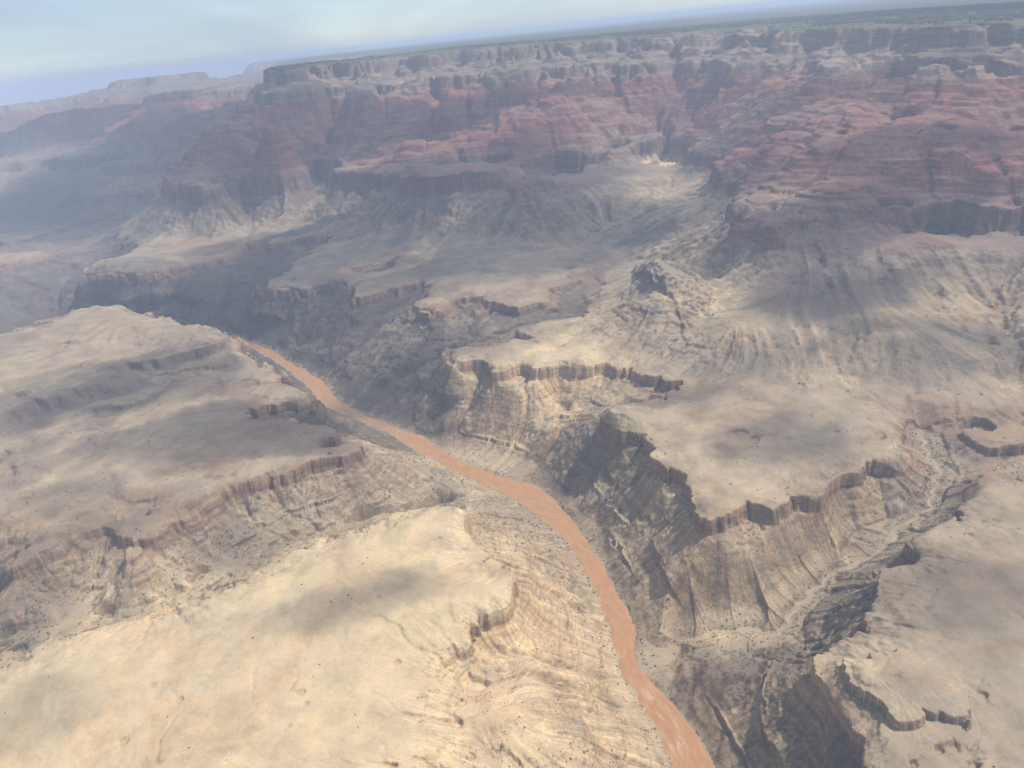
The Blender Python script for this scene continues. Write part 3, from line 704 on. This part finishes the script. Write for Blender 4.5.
m.link(c, bs.inputs['Base Color']); bs.inputs['Roughness'].default_value = 0.3
bpn = m.new('ShaderNodeBump'); bpn.inputs['Strength'].default_value = 0.25; bpn.inputs['Distance'].default_value = 1.0
m.link(m.noise(geo.outputs['Position'], 0.15, 5, 0.6), bpn.inputs['Height']); m.link(bpn.outputs[0], bs.inputs['Normal'])
m.link(bs.outputs[0], m.out.inputs[0])
river = obj('river', rm, [m.m], kind='structure')

CLOUDS = [(110,385,380,420,300,240,0.3),(955,345,400,420,200,200,-0.3),(760,360,380,240,130,130),(980,600,350,160,150,110),(330,225,420,700,500,260),(690,215,470,350,220,150),(240,165,600,1000,800,380,0.3),(960,10,1010,1700,1300,400),(700,20,1040,1800,900,300),(355,600,345,150,95,210,0.3),(40,715,345,120,110,75),(430,545,330,50,40,50),(300,250,340,1100,800,330,0.4),(480,260,330,1000,600,330),(520,215,420,800,500,300),(140,290,200,500,300,120),
          (380,135,690,1200,500,330),(440,190,520,1000,500,300),(90,190,420,1700,1700,400),(60,140,640,1700,1200,400),(790,440,320,230,170,150),(680,395,325,200,120,120),(900,355,390,330,140,130,-0.4),(830,290,480,330,160,140),
          (850,220,545,600,220,260),(930,165,640,600,300,220),(720,160,640,300,300,140),(880,75,880,700,300,140),(600,250,380,420,260,140),(240,425,315,560,260,200),(60,500,322,240,120,120),(60,560,260,260,160,110),(230,560,160,170,110,90),
          (590,440,140,130,120,110),(430,380,110,420,260,240),(740,110,760,350,200,110),(560,95,850,300,160,110),(20,450,345,170,100,80)]
# ------------------------------------------------------------------ light, sky
SUN_EL, SUN_AZ = math.radians(57), math.radians(84)   # azimuth clockwise from +Y (camera heading)
sd = np.array([math.sin(SUN_AZ) * math.cos(SUN_EL), math.cos(SUN_AZ) * math.cos(SUN_EL), math.sin(SUN_EL)])
sun = bpy.data.lights.new('sun', 'SUN'); sun.energy = 4.0; sun.angle = math.radians(0.53); sun.color = (1.0, 0.95, 0.86)
so = bpy.data.objects.new('sun', sun); COL.objects.link(so)
from mathutils import Vector
so.rotation_euler = Vector(sd).to_track_quat('Z', 'Y').to_euler()
so.location = (0, 0, 6000)
wd = bpy.data.worlds.new('World'); S.world = wd; wd.use_nodes = True
nt = wd.node_tree; nt.nodes.clear()
bg = nt.nodes.new('ShaderNodeBackground'); ow = nt.nodes.new('ShaderNodeOutputWorld')
sk = nt.nodes.new('ShaderNodeTexSky'); sk.sky_type = 'NISHITA'; sk.sun_disc = False
sk.sun_elevation = SUN_EL; sk.sun_rotation = SUN_AZ; sk.altitude = 1500; sk.dust_density = 0.3; sk.ozone_density = 2.0
tc = nt.nodes.new('ShaderNodeTexCoord'); mp = nt.nodes.new('ShaderNodeMapping'); mp.inputs['Scale'].default_value = (1.6, 1.6, 7.0)
nt.links.new(tc.outputs['Generated'], mp.inputs[0])
sx = nt.nodes.new('ShaderNodeSeparateXYZ'); nt.links.new(tc.outputs['Generated'], sx.inputs[0])
mz = nt.nodes.new('ShaderNodeMath'); mz.operation = 'MAXIMUM'; mz.inputs[1].default_value = 0.012; nt.links.new(sx.outputs[2], mz.inputs[0])
cx = nt.nodes.new('ShaderNodeCombineXYZ'); nt.links.new(sx.outputs[0], cx.inputs[0]); nt.links.new(sx.outputs[1], cx.inputs[1]); nt.links.new(mz.outputs[0], cx.inputs[2])
nt.links.new(cx.outputs[0], sk.inputs[0])
nz1 = nt.nodes.new('ShaderNodeTexNoise'); nz1.inputs['Scale'].default_value = 1.9; nz1.inputs['Detail'].default_value = 7; nz1.inputs['Roughness'].default_value = 0.55; nz1.inputs['Distortion'].default_value = 0.5
nt.links.new(mp.outputs[0], nz1.inputs['Vector'])
cr1 = nt.nodes.new('ShaderNodeMapRange'); cr1.interpolation_type = 'SMOOTHSTEP'; cr1.inputs['From Min'].default_value = 0.12; cr1.inputs['From Max'].default_value = 0.72; cr1.inputs['To Max'].default_value = 0.8
nt.links.new(nz1.outputs['Fac'], cr1.inputs['Value'])
mxw = nt.nodes.new('ShaderNodeMix'); mxw.data_type = 'RGBA'
nt.links.new(cr1.outputs[0], mxw.inputs[0]); nt.links.new(sk.outputs[0], mxw.inputs[6]); mxw.inputs[7].default_value = (3.25, 3.95, 4.85, 1)
nt.links.new(mxw.outputs[2], bg.inputs[0]); bg.inputs[1].default_value = 0.10
nt.links.new(bg.outputs[0], ow.inputs[0])

# ------------------------------------------------------------------ clouds drifting between the sun and the canyon
CV, CF, nv = [], [], 0
def cloud(px, py, w, a, b, c, rot=0.0, alt=3700.0):
    global nv
    t_, r_ = hit_w(px, py, w)
    z0 = float(strata(w))
    g = np.array([r_ * math.sin(t_), r_ * math.cos(t_), z0]); g = g + sd * (alt - z0) / sd[2]
    nu, nvv = 40, 20
    u = np.linspace(0, 2 * np.pi, nu, endpoint=False); v = np.linspace(0.02, np.pi - 0.02, nvv)
    uu, vv = np.meshgrid(u, v)
    d = np.stack([np.cos(uu) * np.sin(vv), np.sin(uu) * np.sin(vv), np.cos(vv)], -1)
    sc = 1.0
    for q in range(9):
        ax = rng.normal(size=3); ax /= np.linalg.norm(ax)
        sc = sc + 0.10 * np.sin((2 + q * 0.9) * (d @ ax) + rng.uniform(0, 6)) 
    p = d * np.clip(sc, 0.45, 1.6)[..., None] * np.array([a, b, c])
    cr_, sr_ = math.cos(rot), math.sin(rot)
    p = np.stack([p[..., 0] * cr_ - p[..., 1] * sr_, p[..., 0] * sr_ + p[..., 1] * cr_, p[..., 2]], -1) + g
    CV.append(p.reshape(-1, 3))
    i = (np.arange(nvv - 1)[:, None] * nu + np.arange(nu)[None, :]).ravel()
    j = (np.arange(nvv - 1)[:, None] * nu + (np.arange(nu)[None, :] + 1) % nu).ravel()
    CF.append(np.stack([i, i + nu, j + nu, j], 1) + nv)
    nv += nu * nvv
for c_ in CLOUDS: cloud(*c_)
cm = N('cloud_vapour')
cv = cm.new('ShaderNodeVolumePrincipled'); cv.inputs['Color'].default_value = (1, 1, 1, 1); cv.inputs['Density'].default_value = 0.0027
cm.link(cv.outputs[0], cm.out.inputs['Volume'])
clouds = obj('clouds', mesh_from('clouds', np.vstack(CV), np.vstack(CF)), [cm.m], kind='stuff')

# ------------------------------------------------------------------ haze
def box(name, lo, hi):
    v = [(x, y, z) for x in (lo[0], hi[0]) for y in (lo[1], hi[1]) for z in (lo[2], hi[2])]
    f = [(0,1,3,2),(4,6,7,5),(0,4,5,1),(2,3,7,6),(0,2,6,4),(1,5,7,3)]
    return mesh_from(name, np.array(v, float), np.array(f))
hz = N('air_haze')
pv = hz.new('ShaderNodeVolumePrincipled'); pv.inputs['Color'].default_value = (0.66, 0.77, 1.0, 1); pv.inputs['Density'].default_value = 5.6e-5
pv.inputs['Anisotropy'].default_value = 0.0
hz.link(pv.outputs[0], hz.out.inputs['Volume'])
zmax = max(float(Z.max()) + 40, H_CAM + 100)
haze = obj('haze', box('haze', (-70000, -3000, float(Z.min()) - 1), (70000, 70000, zmax)), [hz.m], kind='stuff')

S.view_settings.view_transform = 'Standard'; S.view_settings.look = 'None'; S.view_settings.exposure = 0.45; S.view_settings.gamma = 1.0
S.cycles.use_denoising = True
S.cycles.max_bounces = 4; S.cycles.diffuse_bounces = 2; S.cycles.volume_bounces = 2
print('script', round(time.time() - T0, 1))
